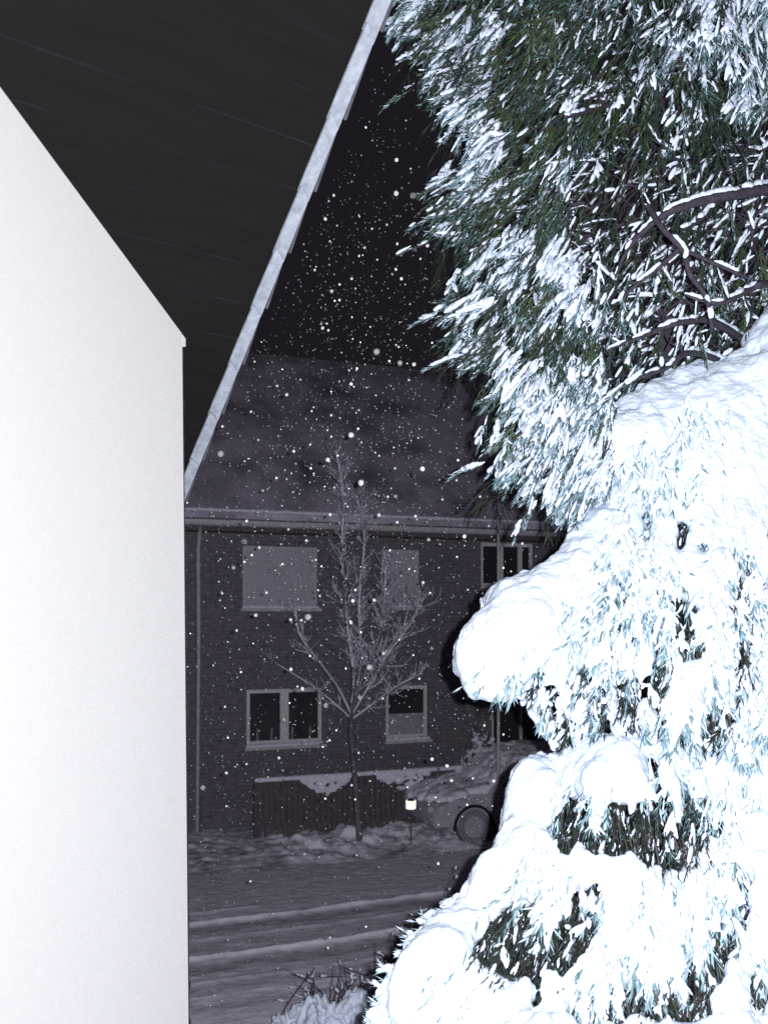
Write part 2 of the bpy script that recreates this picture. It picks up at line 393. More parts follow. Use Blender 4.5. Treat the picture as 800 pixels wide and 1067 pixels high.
def snow_mesh(src, voxel, name, soft=3, l_=.014, g_=.005):
    me = src.mesh(name); o = bpy.data.objects.new(name, me); COL.objects.link(o)
    r = o.modifiers.new('fuse', 'REMESH'); r.mode = 'VOXEL'; r.voxel_size = voxel; r.use_smooth_shade = True
    sm = o.modifiers.new('soft', 'SMOOTH'); sm.factor = .5; sm.iterations = soft
    for nm, sz, st_ in (('lumps', .05, l_), ('grain', .016, g_)):
        t = bpy.data.textures.new(nm, 'CLOUDS'); t.noise_scale = sz; t.noise_depth = 3
        dm = o.modifiers.new(nm, 'DISPLACE'); dm.texture = t; dm.strength = st_; dm.texture_coords = 'LOCAL'; dm.mid_level = .5
    dg = bpy.context.evaluated_depsgraph_get(); ev = o.evaluated_get(dg)
    out = bpy.data.meshes.new_from_object(ev); bpy.data.objects.remove(o); out.name = name
    out.materials.clear(); out.polygons.foreach_set('use_smooth', [True]*len(out.polygons)); return out

# ------------------------------------------------------------------ shrubs: snowy bush by the right window, hedge at the bottom
# ------------------------------------------------------------------ fence with snow cap
FT = 1.05
fs0, fs1 = s_of(268, FT), s_of(497, FT); fz = 1.10
fence = tag(empty('picket_fence', (*st(fs0, FT), 0), ROT), 'dark wooden picket fence capped with snow in front of the brick house', 'fence')
L_ = fs1 - fs0
pk = MB(); n = int(L_/0.105)
for k in range(n):
    x = (k + .5)*L_/n; h = fz - 0.05 - 0.02*random.random()
    pk.box(x-.044, x+.044, -0.012, 0.012, 0.05, h)
pk.build('slat_panel', M_wood, fence)
for k in range(4):
    x = L_*k/3; p = MB(); p.box(x-.05, x+.05, 0.014, 0.11, -0.1, fz + .02); p.build('post', M_wood, fence)
for z in (0.35, 0.85):
    p = MB(); p.box(0, L_, 0.0135, 0.05, z, z+.08); p.build('rail', M_wood, fence)
sc = MB()
for k in range(int(L_/0.05)):
    x = k*0.05; h = 0.035 + 0.03*fbm(x*3, 0.3, 9)
    sc.ell((x, 0.0, fz - 0.03 + h*.6), (1, 0, 0), 0.06, 0.05, h, 7, 5)
for c0, c1 in ((0.85, 1.75), (2.3, 3.35)):  # snow clinging down the pickets
    for q in range(170):
        x = random.uniform(c0, c1); m = 1 - abs((x - (c0+c1)/2)/((c1-c0)/2))
        z = fz - random.random()**1.3 * 0.30 * (0.3 + m)
        sc.ell((x, -0.02, z), (1, 0, .2), random.uniform(.03, .08), .03, random.uniform(.02, .045), 6, 4)
link('snow_cap', snow_mesh(sc, .015, 'snow_cap', 2, .02, .008), M_snowfar, fence)

# reflector (the one bright spot), its shine put in as emission
lx, ly, _ = P(428, 838, 15.2)
reflo = tag(empty('bright_reflector', (lx, ly, 0)), 'small reflector shining white before the snow capped fence', 'reflector')
zc = P(428, 838, 15.2).z
q = MB(); q.tube([(0, 0, -.05), (0, 0, zc - .075)], 0.013, n=8); q.build('post', M_wood, reflo)
q = MB(); q.tube([(0, 0, zc - .075), (0, 0, zc - .055), (0, 0, zc + .045), (0, 0, zc + .068)], .085, .090, 12); q.build('reflector_face', M_reflector, reflo)
q = MB(); q.tube([(0, 0, zc + .068), (0, 0, zc + .095)], 0.075, 0.03, 10); q.build('cap', M_trim, reflo)

# thin metal pole before the right hand windows
pb = P(519, 640, 15.6)
pole = MB(); pole.tube([(0, 0, -.05), (0, 0, 3), (0, 0, 6.6)], 0.034, 0.022, 10)
po = pole.build('street_pole', M_zinc, None, True); po.location = (pb.x, pb.y, 0)
tag(po, 'slim grey metal pole rising past the right upper window', 'pole')

# ------------------------------------------------------------------ parked car under snow
cs, ct = st_of_ground(474, 868)
car = tag(empty('parked_car', (*st(cs - 0.75, ct), 0), ROT), 'parked car under a blanket of snow beside the fence', 'car')
prof = [(0.0,.34),(-.02,.58),(.10,.72),(.45,.82),(1.05,.93),(1.75,1.38),(2.3,1.47),(3.1,1.45),(3.75,1.02),(4.15,.96),(4.22,.60),(4.18,.34)]
b = MB(); wd = .82
def ring_(y, k): return [(x, y, z if z < .9 else .9 + (z-.9)) for x, z in prof]
def sect(y, ins): return [(x + (ins*.4 if x < .3 else 0), y*(1 - (0.16*max(0, z-.9)/.55)), z) for x, z in prof]
vs = []; ys = (-wd, -wd*.93, wd*.93, wd)
for y in ys: vs += sect(y, 0.0 if abs(y) < wd else 0.06)
npf = len(prof); fcs = []
for r_ in range(3):
    for k in range(npf): fcs.append((r_*npf+k, r_*npf+(k+1) % npf, (r_+1)*npf+(k+1) % npf, (r_+1)*npf+k))
fcs.append(tuple(range(npf))[::-1]); fcs.append(tuple(range(3*npf, 4*npf)))
b.add(vs, fcs); b.build('body', M_paint, car, False, True)
for x in (.75, 3.3):
    for sy in (-1, 1):
        t = MB(); yo = sy*(wd - .17); yi = sy*(wd + .008)
        t.tube([(x, yo, .31), (x, yi, .31)], .31, n=20); w_ = t.build('wheel', M_tyre, car)
        t = MB(); t.tube([(x, yi - sy*.02, .31), (x, yi + sy*.012, .31)], .19, n=16); t.build('rim', M_rim, w_)
        a = MB(); pts = [(x + .37*math.cos(th), sy*(wd + .004), .31 + .37*math.sin(th)) for th in np.linspace(-.1, math.pi + .1, 14)]
        a.tube(pts, .03, n=6); a.build('wheel_arch', M_trim, car)
sg = MB(); sg.add([(1.30,-.825,.98),(3.45,-.825,.98),(3.1,-.77,1.36),(1.85,-.77,1.36)], [(0,1,2,3)])
sg.add([(1.30,.825,.98),(3.45,.825,.98),(3.1,.77,1.36),(1.85,.77,1.36)], [(3,2,1,0)]); sg.build('side_window', M_glass, car)
for sy in (-1, 1):
    h = MB(); h.ell((.02, sy*.58, .62), (0, 1, 0), .14, .06, .08, 8, 6); h.build('headlight', M_zinc, car, True)
sn = MB()
for q in range(900):
    x = random.uniform(0.05, 4.1); z = np.interp(x, [p[0] for p in prof[1:10]], [p[1] for p in prof[1:10]])
    y = random.uniform(-.78, .78)*(1 - .16*max(0, z-.9)/.55)
    sn.ell((x, y, z + .03), (1, 0, .3), random.uniform(.08, .16), random.uniform(.06, .12), random.uniform(.04, .08), 6, 4)
link('snow_blanket', snow_mesh(sn, .03, 'snow_blanket', 6, .03, .01), M_snowfar, car)

# ------------------------------------------------------------------ bare street tree dusted with snow
TD = 15.3
tb = P(375, 880, TD); tree = tag(empty('bare_tree', (tb.x, tb.y, -0.05)), 'slender bare deciduous tree dusted with snow before the brick house', 'tree')
TO = Vector((tb.x, tb.y, -0.05))
def tp(px, py, dy=0): return P(px, py, TD + dy) - TO
tk = MB(); tk.tube([tp(375, 884), tp(373, 850), tp(369, 800), tp(366, 765), tp(366, 745)], .058, .045, 8)
tk.build('trunk', M_bark2, tree, True)
wood, frost = MB(), MB()
def curve_pts(pts, n=10):
    pts = [Vector(p) for p in pts]; out = []
    for i in range(n + 1):
        u = i/n*(len(pts)-1); k = min(int(u), len(pts)-2); f = u - k
        p0 = pts[max(k-1, 0)]; p1 = pts[k]; p2 = pts[k+1]; p3 = pts[min(k+2, len(pts)-1)]
        out.append(0.5*((2*p1) + (p2-p0)*f + (2*p0-5*p1+4*p2-p3)*f*f + (3*p1-p0-3*p2+p3)*f**3))
    return out
def twig(w, fz_, p, d, ln, r, lev):
    pts = [p]; dd = d.normalized()
    for k in range(5):
        dd = (dd + Vector((random.gauss(0, .16), random.gauss(0, .16), random.gauss(.06, .12)))).normalized()
        pts.append(pts[-1] + dd*ln/5)
    w.tube(pts, r, r*.4, 4)
    fz_.tube(pts, r*1.25, r*.9, 4, off=0.9)
    if lev > 0:
        for k in range(random.randint(3, 5)):
            q = pts[random.randint(1, 4)]; a = random.uniform(-1, 1)
            nd = dd + Vector((random.gauss(0, .7), random.gauss(0, .7), random.gauss(.15, .4)))
            twig(w, fz_, q, nd, ln*random.uniform(.4, .7), r*.7, lev - 1)
mains = [([tp(366,746), tp(352,718), tp(332,690,-.2), tp(312,662,-.3), tp(308,632,-.3)], .035, 10, .45),
         ([tp(366,750), tp(350,735), tp(325,715,.2), tp(285,690,.3)], .025, 9, .4),
         ([tp(368,750), tp(392,732), tp(415,715,-.3), tp(440,702,-.4)], .035, 16, .45),
         ([tp(368,745), tp(385,715), tp(402,685,.3), tp(425,655,.4), tp(437,630,.4)], .035, 38, .6),
         ([tp(366,746), tp(376,715), tp(394,670,-.3), tp(400,630,-.4), tp(402,590,-.4)], .035, 34, .6),
         ([tp(366,746), tp(368,700), tp(360,640,.1), tp(356,580), tp(358,520), tp(350,470)], .045, 62, .55),
         ([tp(368,740), tp(376,690), tp(374,630,.2), tp(380,560,.3), tp(372,520,.3)], .035, 46, .5)]
for pts, r, nt_, ln in mains:
    w, fz_ = MB(), MB(); cp = curve_pts(pts, 14)
    w.tube(cp, r, r*.3, 6); fz_.tube(cp, r*.9, r*.45, 6, off=.7)
    for k in range(nt_):
        i = random.randint(3, 13); q = cp[i]; d = (cp[min(i+1, 14)] - cp[i-1]).normalized()
        nd = d*.8 + Vector((random.gauss(0, .6), random.gauss(0, .5), random.gauss(.1, .3)))
        twig(w, fz_, q, nd, ln*random.uniform(.4, 1.0), .0085, 1)
    br = w.build('branch', M_bark2, tree, True); fz_.build('branch_snow', M_snowfar, br, True)

def bush(name, label, cat, c, rx, ry, rz, ntw, nsn, sr, msn, seed):
    random.seed(seed)
    root = tag(empty(name, c), label, cat); w, sn = MB(), MB()
    for k in range(ntw):
        a = random.uniform(0, 6.28); rr = math.sqrt(random.random())
        x, y = rx*rr*math.cos(a), ry*rr*math.sin(a); h = rz*(1 - .55*rr*rr)*random.uniform(.75, 1.1)
        b0 = Vector((x*.5, y*.5, -.05)); tp_ = Vector((x, y, h)); m_ = (b0 + tp_)/2 + Vector((random.gauss(0, .05), random.gauss(0, .05), 0))
        pts = curve_pts([b0, m_, tp_], 5); w.tube(pts, .010, .005, 4)
        for j in range(3):
            q = pts[random.randint(2, 5)]; e = q + Vector((random.gauss(0, .09), random.gauss(0, .09), random.uniform(.02, .16)))
            w.tube([q, e], .006, .003, 4)
            if random.random() < .7: sn.ell(e, e - q, random.uniform(.02, .05), sr*.4, sr*.4, 6, 4)
    for k in range(nsn):
        a = random.uniform(0, 6.28); rr = math.sqrt(random.random())
        x, y = rx*rr*math.cos(a), ry*rr*math.sin(a); h = rz*(1 - .55*rr*rr)*random.uniform(.8, 1.02)
        sn.ell((x, y, h), (random.gauss(0, 1), random.gauss(0, 1), -.3), sr*random.uniform(.8, 2), sr*random.uniform(.5, 1), sr*random.uniform(.5, .9), 7, 5)
    w.build('twigs', M_bark, root); link('snow', snow_mesh(sn, .02, 'snow', 1, .01, .005), msn, root)
    return root
xb, yb = st(s_of(503, .55), .55)
bush('snowy_bush', 'snow dusted bush behind the fence end by the right lower window', 'bush', (xb, yb, 0), .55, .4, 1.75, 90, 120, .05, M_snowfar, 3)
def hedge():
    random.seed(5)
    a = P(318, 1095, 7.7); root = tag(empty('low_hedge', (a.x, a.y, 0)), 'low hedge heaped with fresh snow at the bottom beside the tree', 'hedge')
    w, sn = MB(), MB()
    for k in range(260):                   # bare shoots behind and above the snow heap
        u = random.random(); px = 318 + 160*u; top = 1040 - 85*u*u - 10*u + random.gauss(18, 26)
        d = random.uniform(7.8, 8.7); t_ = P(px, top, d) - root.location; b0 = Vector((t_.x + random.gauss(0, .22), t_.y + random.gauss(0, .1), -.05))
        cp = curve_pts([b0, b0.lerp(t_, .55) + Vector((random.gauss(0, .07), 0, 0)), t_], 6); w.tube(cp, .0065, .002, 4)
        for j in range(random.randint(1, 4)):
            q = cp[random.randint(3, 6)]; e = q + Vector((random.gauss(0, .10), random.gauss(0, .06), random.uniform(-.02, .12))); w.tube([q, e], .0038, .0015, 4)
            if random.random() < .8: sn.ell((q + e)/2 + Vector((0, -.01, .01)), e - q, random.uniform(.02, .06), .017, .015, 5, 4)
    for k in range(1300):
        u = random.random(); px = 285 + 190*u; top = 1060 - 22*math.sin(min(1, u*1.3)*2.2) + 6*math.sin(u*23)
        py = top + 95*random.random()**1.2; d = 7.6 - (py - top)/95*.5 + random.gauss(0, .05)
        if random.random() < .15 + .35*(fbm(px*.03, py*.03, 77) > .52): continue
        c = P(px, py, d) - root.location
        sn.ell(c, (random.gauss(0, .6), -.4, -.7), random.uniform(.04, .10), random.uniform(.015, .04), random.uniform(.015, .035), 7, 5)
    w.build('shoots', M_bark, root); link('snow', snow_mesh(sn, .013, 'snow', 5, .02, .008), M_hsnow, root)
hedge()

# ------------------------------------------------------------------ white house at the left: wall, boarded soffit, verge slates
Z0 = 2.45
sdir = Vector((-.691, 1, -.986)); ldir = Vector((1, .691, 0))
nrm = Vector((-.681, .986, 1.4775))        # soffit plane normal (upward)
p0 = P(403, 0, Z0); pc = nrm.dot(p0 - Vector((0, 0, CAM_Z)))
def on_soffit(px, py):
    r = P(px, py, 1) - Vector((0, 0, CAM_Z)); return Vector((0, 0, CAM_Z)) + r*(pc/nrm.dot(r))
e1 = sdir.normalized(); e3 = nrm.normalized(); e2 = e3.cross(e1).normalized()   # e2: away from the roof edge or towards it
if e2.dot(ldir) > 0: e2_out = e2
else: e2_out = -e2
C1 = on_soffit(193, 352); A1 = on_soffit(0, 90)
wd_ = Vector((A1.x - C1.x, A1.y - C1.y, 0)).normalized()      # from the corner back past the camera
slope = (A1.z - C1.z)/Vector((A1.x - C1.x, A1.y - C1.y, 0)).length
whouse = tag(empty('white_house', (C1.x, C1.y, 0)), 'near white rendered house wall under a black boarded roof overhang', 'house')
O = Vector((C1.x, C1.y, 0))
inn = Vector((-wd_.y, wd_.x, 0));
if inn.x > 0: inn = -inn
corner_top = P(190, 352, C1.y); zt = C1.z + 0.01
kx = (204 - 190)/F*C1.y
aa = 0.0
while (C1.x + wd_.x*aa)/(C1.y + wd_.y*aa)*F + 400 > 190: aa += .0005
c_t = wd_*aa; c_b = c_t + Vector((kx, 0, 0))
Lw = 5.0
q = MB()
bt = [c_b, c_b + wd_*Lw, c_b + wd_*Lw + inn*.35, c_b + inn*.35]
tpq = [c_t + Vector((0,0,zt)), c_t + wd_*Lw + Vector((0,0,zt + slope*Lw)), c_t + wd_*Lw + inn*.35 + Vector((0,0,zt + slope*Lw)), c_t + inn*.35 + Vector((0,0,zt))]
q.hexa([Vector((v.x, v.y, -.1)) for v in bt], tpq); q.build('wall', M_plaster, whouse, False, True)
# small stub under the soffit, running on past the corner in the wall's plane
q = MB(); tip = Vector((C1.x, C1.y, 0)) - O + (-wd_)*0.004
out = inn*.03; Lw = aa; tip = tip + Vector((0, 0, 0))
def cz(l): return zt + slope*l - 0.004
q.hexa([tip + out*0 + Vector((0,0,cz(0)-.036)), tip + wd_*Lw + Vector((0,0,cz(Lw)-.036)), tip + wd_*Lw + out + Vector((0,0,cz(Lw)-.036)), tip + out + Vector((0,0,cz(0)-.036))],
       [tip + Vector((0,0,cz(0))), tip + wd_*Lw + Vector((0,0,cz(Lw))), tip + wd_*Lw + out + Vector((0,0,cz(Lw))), tip + out + Vector((0,0,cz(0)))])
q.build('cornice', M_plaster, whouse, False, True)
# dark uneven edging along the far side of the corner
q = MB(); random.seed(9); zz = zt - .05; vs = []; fs = []
while zz > -.1:
    f = (zt - zz)/zt; base = c_t.lerp(c_b, f) - wd_*.004
    bl_ = max(0, float(fbm(zz*9, 2.5, 3)) - .52)*.08
    bump_ = -.003 + bl_ + random.random()*.002
    for k, (al, ac) in enumerate(((0, bump_), (-.006, bump_), (-.006, -.03), (0, -.03))):
        v = base + wd_*al + (-inn)*ac*1.0; vs.append((v.x, v.y, zz))
    zz -= .016
nr = len(vs)//4
for i in range(nr - 1):
    for k in range(4): fs.append((4*i+k, 4*i+(k+1) % 4, 4*i+4+(k+1) % 4, 4*i+4+k))
q.add(vs, fs); q.build('corner_edging', M_trim, whouse)
# soffit slab in its own axes (x down the slope, y towards the verge)
Mx = Matrix((e1, e2_out, e3)).transposed().to_4x4(); Mx.translation = p0
a_of = lambda p: (p - p0).dot(e1)
a0, a1 = -2.6, a_of(on_soffit(168, 575))
so_ = MB(); so_.box(a0, a1, -4.5, -.020, 0, .10)
root_inv = Matrix.Translation(-O)
sob = so_.build('roof', M_soffit, whouse); sob.matrix_local = root_inv @ Mx
# verge slates: measured joints, then continued both ways
ys_ = [-260, -185, -125, -60, -10, 31, 66, 123, 198, 262, 320, 378, 430, 478, 523, 566]
ys_ = [y/1.0*1.0 for y in [-150, -66, 31, 123, 198, 262, 320, 378, 430, 478, 522, 562]]
av = [a_of(on_soffit(403 - .4096*y, y)) for y in ys_]
for i in range(len(av) - 1):
    x0, x1 = av[i], av[i+1]; ln = x1 - x0; m = MB(); k = .055 + .006*math.sin(i*2.3)
    skew = .03
    # upper end tucked under, lower end lapping lower and further out
    b0 = [(x0 - .012, -.0400, -.019), (x1 + .012, -.0385, -.004), (x1 + .035, .012, -.004), (x0 + .022, .002, -.019)]
    m.hexa(b0, [(x, y, z + .009) for x, y, z in b0])
    o = m.build('verge_slate', M_slate, whouse, False, True); o.matrix_local = root_inv @ Mx
    m = MB(); m.hexa([(x0 - .02, .001, -.002), (x1 - skew + .025, .0135, -.014), (x1 - skew + .025, .022, -.010), (x0 - .02, .010, .002)],
                     [(x0 - .02, .001, .03), (x1 - skew + .025, .0135, .02), (x1 - skew + .025, .022, .02), (x0 - .02, .010, .03)])
    o2 = m.build('drip_edge', M_slate_lip, o, False, True)
m = MB(); m.box(a0, a1, -.0185, -.0105, .012, .10); o = m.build('verge_board', M_trim, whouse); o.matrix_local = root_inv @ Mx

# ------------------------------------------------------------------ raster helpers for the conifers (photo-pixel masks give outlines; depth is real)
OX, OY, WW, HH = 0, -120, 960, 1300
gx, gy = np.meshgrid(np.arange(WW) + OX, np.arange(HH) + OY)
def poly_mask(poly):
    m = np.zeros(gx.shape, bool); n = len(poly)
    for i in range(n):
        (x0, y0), (x1, y1) = poly[i], poly[(i+1) % n]
        if y0 == y1: continue
        c = ((gy >= min(y0, y1)) & (gy < max(y0, y1))); xi = x0 + (gy - y0)*(x1 - x0)/(y1 - y0)
        m ^= c & (gx < xi)
    return m
def at(m, px, py):
    i, j = int(py) - OY, int(px) - OX
    return m[i, j] if 0 <= i < HH and 0 <= j < WW else False
def edge_dist(m, most=70):
    d = np.zeros(m.shape, np.float32); cur = m.copy(); k = 0
    while k < most:
        e = cur.copy(); e[1:] &= cur[:-1]; e[:-1] &= cur[1:]; e[:, 1:] &= cur[:, :-1]; e[:, :-1] &= cur[:, 1:]
        d += cur; cur = e; k += 1
    return d

SHADE_GREENS = [(.012, .022, .018), (.018, .030, .020), (.010, .018, .022), (.022, .038, .022)]  # needle greens with the shade of hollows and inner crown painted in
GREENS = [(0.030, 0.060, 0.030), (0.042, 0.075, 0.034), (0.022, 0.050, 0.034), (0.055, 0.090, 0.035), (0.028, 0.058, 0.045)]
FROST = [(0.13, 0.24, 0.25), (0.20, 0.33, 0.36), (0.28, 0.42, 0.48), (0.09, 0.17, 0.17)]
SOFT = [(.34, .50, .56), (.42, .58, .65), (.50, .64, .72)]
WHITE = [(0.62, 0.72, 0.82), (0.74, 0.82, 0.92)]
def blade(mb, p, d, ln, w, c, up=None):
    d = d.normalized(); a = d.cross(Vector((random.gauss(0, 1), random.gauss(0, 1), random.gauss(0, 1))))
    if a.length < 1e-4: return
    a.normalize(); m_ = p + d*ln*.45
    mb.add([p, m_ + a*w*.5, p + d*ln, m_ - a*w*.5], [(0, 1, 2, 3)], c)
def spray(nd, sn, base, D, ln, frost, snow, nb=22, blade_w=.0055, pads=None, green=None, stem=True, nl=(.2, .42)):
    """a drooping fan of needles with snow lying along it"""
    D = D.normalized(); side = D.cross(Vector((0, 0, 1)))
    if side.length < .05: side = Vector((1, 0, 0))
    side.normalize(); upv = side.cross(D)
    pts = []; p = base.copy(); d = D.copy()
    for k in range(6):
        pts.append(p.copy()); p = p + d*ln/6; d = (d + Vector((0, 0, -.07))).normalized()
    pts.append(p)
    if stem: nd.tube([pts[0], pts[3], pts[6]], .003, .002, 3, (0.05, 0.045, 0.04))
    gcol = random.choice(GREENS) if green is None else green
    for k in range(nb):
        u = random.random()**.75; i = min(5, int(u*6)); q = pts[i].lerp(pts[i+1], u*6 - i)
        a = random.gauss(0, .42); v = random.gauss(0, .2)
        bd = D*math.cos(a) + side*math.sin(a) + upv*v + Vector((0, 0, -.18))
        r = random.random(); j = random.uniform(.7, 1.35)
        c = random.choice(FROST if random.random() > snow*.6 else SOFT) if r < frost else (random.choice(WHITE) if r < frost + snow*.3 else gcol)
        blade(nd, q, bd, ln*random.uniform(*nl), blade_w*random.uniform(.6, 1.4), tuple(x*j for x in c))
    npad = pads if pads is not None else np.random.poisson(min(snow, 1.3)*12)
    for k in range(npad):
        u = random.uniform(.0, .85); i = min(5, int(u*6)); q = pts[i].lerp(pts[i+1], u*6 - i)
        a = random.gauss(0, .35); bd = (D*math.cos(a) + side*math.sin(a) + Vector((0, 0, -.2))).normalized()
        q = q + side*math.sin(a)*ln*.2 + upv*.008 + Vector((0, -.012, .004))
        w = min(.013, .0052*math.exp(random.gauss(0.1, .40)))*(1 + .6*min(1, snow))
        sn.ell(q, bd, ln*random.uniform(.12, .36), w*1.1, w*.8, 7, 5)

# ------------------------------------------------------------------ tall conifer behind (upper right)
np.random.seed(4); random.seed(21)
UP = [(404,-120),(404,10),(396,50),(418,62),(436,82),(428,104),(446,150),(476,184),(420,197),(432,222),(438,246),(484,292),(444,313),(450,346),(464,390),
      (500,396),(488,424),(530,456),(492,463),(498,494),(520,522),(555,530),(590,566),(612,540),(640,515),(640,440),(700,395),(760,372),(830,300),(960,300),(960,-120)]
m_up = poly_mask(UP); e_up = edge_dist(m_up)
HOLE = [(600,170),(640,150),(700,175),(800,135),(960,130),(960,330),(760,378),(640,430),(625,330),(592,250)]
m_hole = poly_mask(HOLE)
HOLE2 = [(640,20),(690,30),(715,70),(712,170),(660,175),(620,150),(600,110)]
m_hole2 = poly_mask(HOLE2)
SNOWY = [(545,285,75,55,1.0),(480,205,40,22,.9),(470,335,30,25,.55),(510,380,30,28,.6),(530,470,40,14,.7),(520,485,40,40,.35),(560,90,80,90,.5),(610,40,60,70,.45),(600,200,40,30,.5),(420,55,25,20,.6),
         (470,100,40,50,.4),(770,60,40,60,.5),(760,150,50,40,.45),(590,90,20,40,.5),(560,380,40,60,.25)]
def snow_at(px, py):
    v = .40
    for cx, cy, rx, ry, s_ in SNOWY: v = max(v, s_*math.exp(-(((px-cx)/rx)**2 + ((py-cy)/ry)**2)))
    return v
tt_ = P(850, 640, 5.9)
up_root = tag(empty('tall_conifer', (tt_.x, tt_.y, -.05)), 'tall dark green conifer with frosted drooping sprays, filling the upper right', 'tree')
UO = up_root.location.copy()
trk = MB(); trk.tube([(0,0,0), (.02,0,2), (-.02,.02,4), (0,0,6.5), (0,0,9.5)], .17, .09, 12)
trk.build('trunk', M_bark, up_root, True)
st2 = MB(); s0 = P(694, 420, 5.6) - UO
st2.tube([Vector((0, 0, 2.6)), P(740, 560, 5.7) - UO, s0, P(690, 250, 5.6) - UO, P(686, 100, 5.6) - UO, P(690, -140, 5.6) - UO], .06, .04, 10); st2.build('side_stem', M_bark, up_root, True)
def depth_up(px, py):
    t = min(1, max(0, (px - 410)/260)); return 4.75 - .75*math.sin(t*math.pi/2) + .35*max(0, (px - 640)/160)
nd, sn = MB(), MB(); tufts = []; tries = 0
gap_up = fbm(gx/30, gy/46, 121) > .60      # openings between the fans
while len(tufts) < 900 and tries < 60000:
    tries += 1; px = random.uniform(396, 880); py = random.uniform(-110, 575)
    if tries > 45000: px = random.uniform(396, 600)
    if not at(m_up, px, py): continue
    if tries > 45000 and at(e_up, px, py) > 26: continue
    if at(m_hole, px, py) and random.random() < .85: continue
    if at(m_hole2, px, py) and random.random() < .55: continue
    if at(gap_up, px, py) and at(e_up, px, py) > 25 and random.random() < .75: continue
    if any(abs(px - a) < 13 and abs(py - b_) < 15 for a, b_ in tufts): continue
    tufts.append((px, py))
    t = min(1, max(0, (px - 420)/230))
    ang = math.radians(20 + 52*t + random.gauss(0, 10) + (12 if py < 60 and px < 560 else 0))
    if px > 690: ang = math.radians(100 - random.uniform(0, 45))
    d0 = depth_up(px, py) + random.uniform(-.12, .40)*(.5 + t)
    cl = min(1, max(0, (float(fbm(px/30, py/44, 61)) - .40)/.17)); cl = cl*cl*(3 - 2*cl)
    if at(e_up, px, py) < 50 and random.random() < .8: cl = max(cl, random.uniform(.45, .95))
    hl = at(m_hole, px, py) or at(m_hole2, px, py)
    s_ = snow_at(px, py)*(.05 + 1.25*cl)*random.uniform(.6, 1.2)*(.35 if hl else 1)*(.75 if px > 640 else 1); fr = .22 + .62*cl - (.3 if hl else 0)
    d0 += .10*(1 - cl)
    if px > 640: fr -= .15
    if fbm(px/38, py/38, 91) > .57 or random.random() < .10: s_ *= .08; fr *= .2       # clean green clumps
    g_ = random.choice(GREENS); big = random.uniform(.8, 1.25)
    for j in range(random.randint(8, 11)):
        aj = ang + random.gauss(0, .24); D = Vector((-math.cos(aj), -random.uniform(.05, .6), -math.sin(aj)))
        ln = random.uniform(.12, .23)*big; off = random.gauss(0, 11)*big
        qx = px + math.sin(ang)*off + random.uniform(-8, 8); qy = py + math.cos(ang)*off*.8 + random.uniform(-8, 8); d = d0 + random.uniform(-.05, .08)
        tipx = qx - math.cos(aj)*ln*F/d; tipy = qy + math.sin(aj)*ln*F/d
        if not at(m_up, tipx, tipy) or not at(m_up, qx, qy):
            if random.random() < .985: continue
        if (at(m_hole, qx, qy) or at(m_hole, tipx, tipy)) and random.random() < .75: continue
        if at(m_hole2, tipx, tipy) and random.random() < .4: continue
        spray(nd, sn, P(qx, qy, d) - UO, D, ln, max(0, fr), s_, nb=44, blade_w=.0042, green=g_, nl=(.14, .30))
cnt = 0
while cnt < 900:                           # deeper layer on the crown's far side, shade painted into its greens
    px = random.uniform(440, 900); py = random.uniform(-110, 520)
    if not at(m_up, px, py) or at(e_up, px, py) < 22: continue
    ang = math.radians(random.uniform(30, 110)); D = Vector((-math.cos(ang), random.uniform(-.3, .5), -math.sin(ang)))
    spray(nd, sn, P(px, py, random.uniform(5.6, 6.9)) - UO, D, random.uniform(.25, .4), .0, .0, nb=20, blade_w=.009, green=random.choice(SHADE_GREENS), pads=0)
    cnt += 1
# limbs crossing the open interior, snow along their tops
def limb(path, r0, r1, snow=1.0, name='limb'):
    w, s_ = MB(), MB(); cp = curve_pts([P(*p) - UO for p in path], 40); w.tube(cp, r0, r1, 8)
    for i in range(40):
        v = float(fbm(i*.35 + r0*900, 3.7, 13))
        if v > .60 - .16*snow:
            a, b_ = cp[i], cp[i+1]; r = r0 + (r1 - r0)*i/40; h = .5 + 1.6*(v - .3)
            for q in range(3):
                s_.ell(a.lerp(b_, random.random()) + Vector((random.gauss(0, .004), -.25*r, r*.8 + .006*h)), b_ - a, (b_ - a).length*.8 + .008, r*.5 + .005*h, r*.25 + .009*h, 8, 5)
    o = w.build(name, M_bark, up_root, True)
    if s_.v: link('limb_snow', snow_mesh(s_, .006, 'limb_snow', 2, .016, .005), M_snow, o)
limb([(880, 230, 5.80), (815, 200, 4.35), (770, 202, 4.05), (720, 212, 3.95), (685, 228, 3.95), (655, 258, 3.97), (640, 290, 4.0)], .034, .006)
limb([(880, 330, 5.80), (810, 298, 4.35), (780, 302, 4.15), (750, 316, 4.05), (715, 308, 4.05)], .024, .006)
limb([(860, 420, 5.80), (760, 345, 4.45), (715, 335, 4.15), (670, 350, 4.05), (632, 365, 4.05)], .024, .006)
limb([(745, 210, 4.03), (730, 228, 3.95), (710, 240, 3.85)], .014, .007)
limb([(675, 215, 3.95), (690, 238, 3.85), (712, 262, 3.85), (718, 285, 3.85), (735, 310, 3.85), (742, 345, 3.85)], .014, .009, .2)
limb([(712, 255, 3.95), (690, 275, 3.95), (665, 295, 3.95), (638, 318, 3.95)], .012, .007, .3)
limb([(712, 260, 3.95), (745, 275, 3.95), (780, 290, 4.05)], .010, .006, .3)
limb([(860, 440, 5.80), (740, 372, 4.35), (690, 385, 4.05), (645, 402, 3.95)], .022, .006)
limb([(690, 90, 5.50), (660, 100, 4.55), (625, 112, 4.25), (590, 122, 4.05)], .02, .008)
limb([(690, 60, 5.50), (665, 70, 4.55), (640, 90, 4.35), (610, 105, 4.15)], .016, .007)
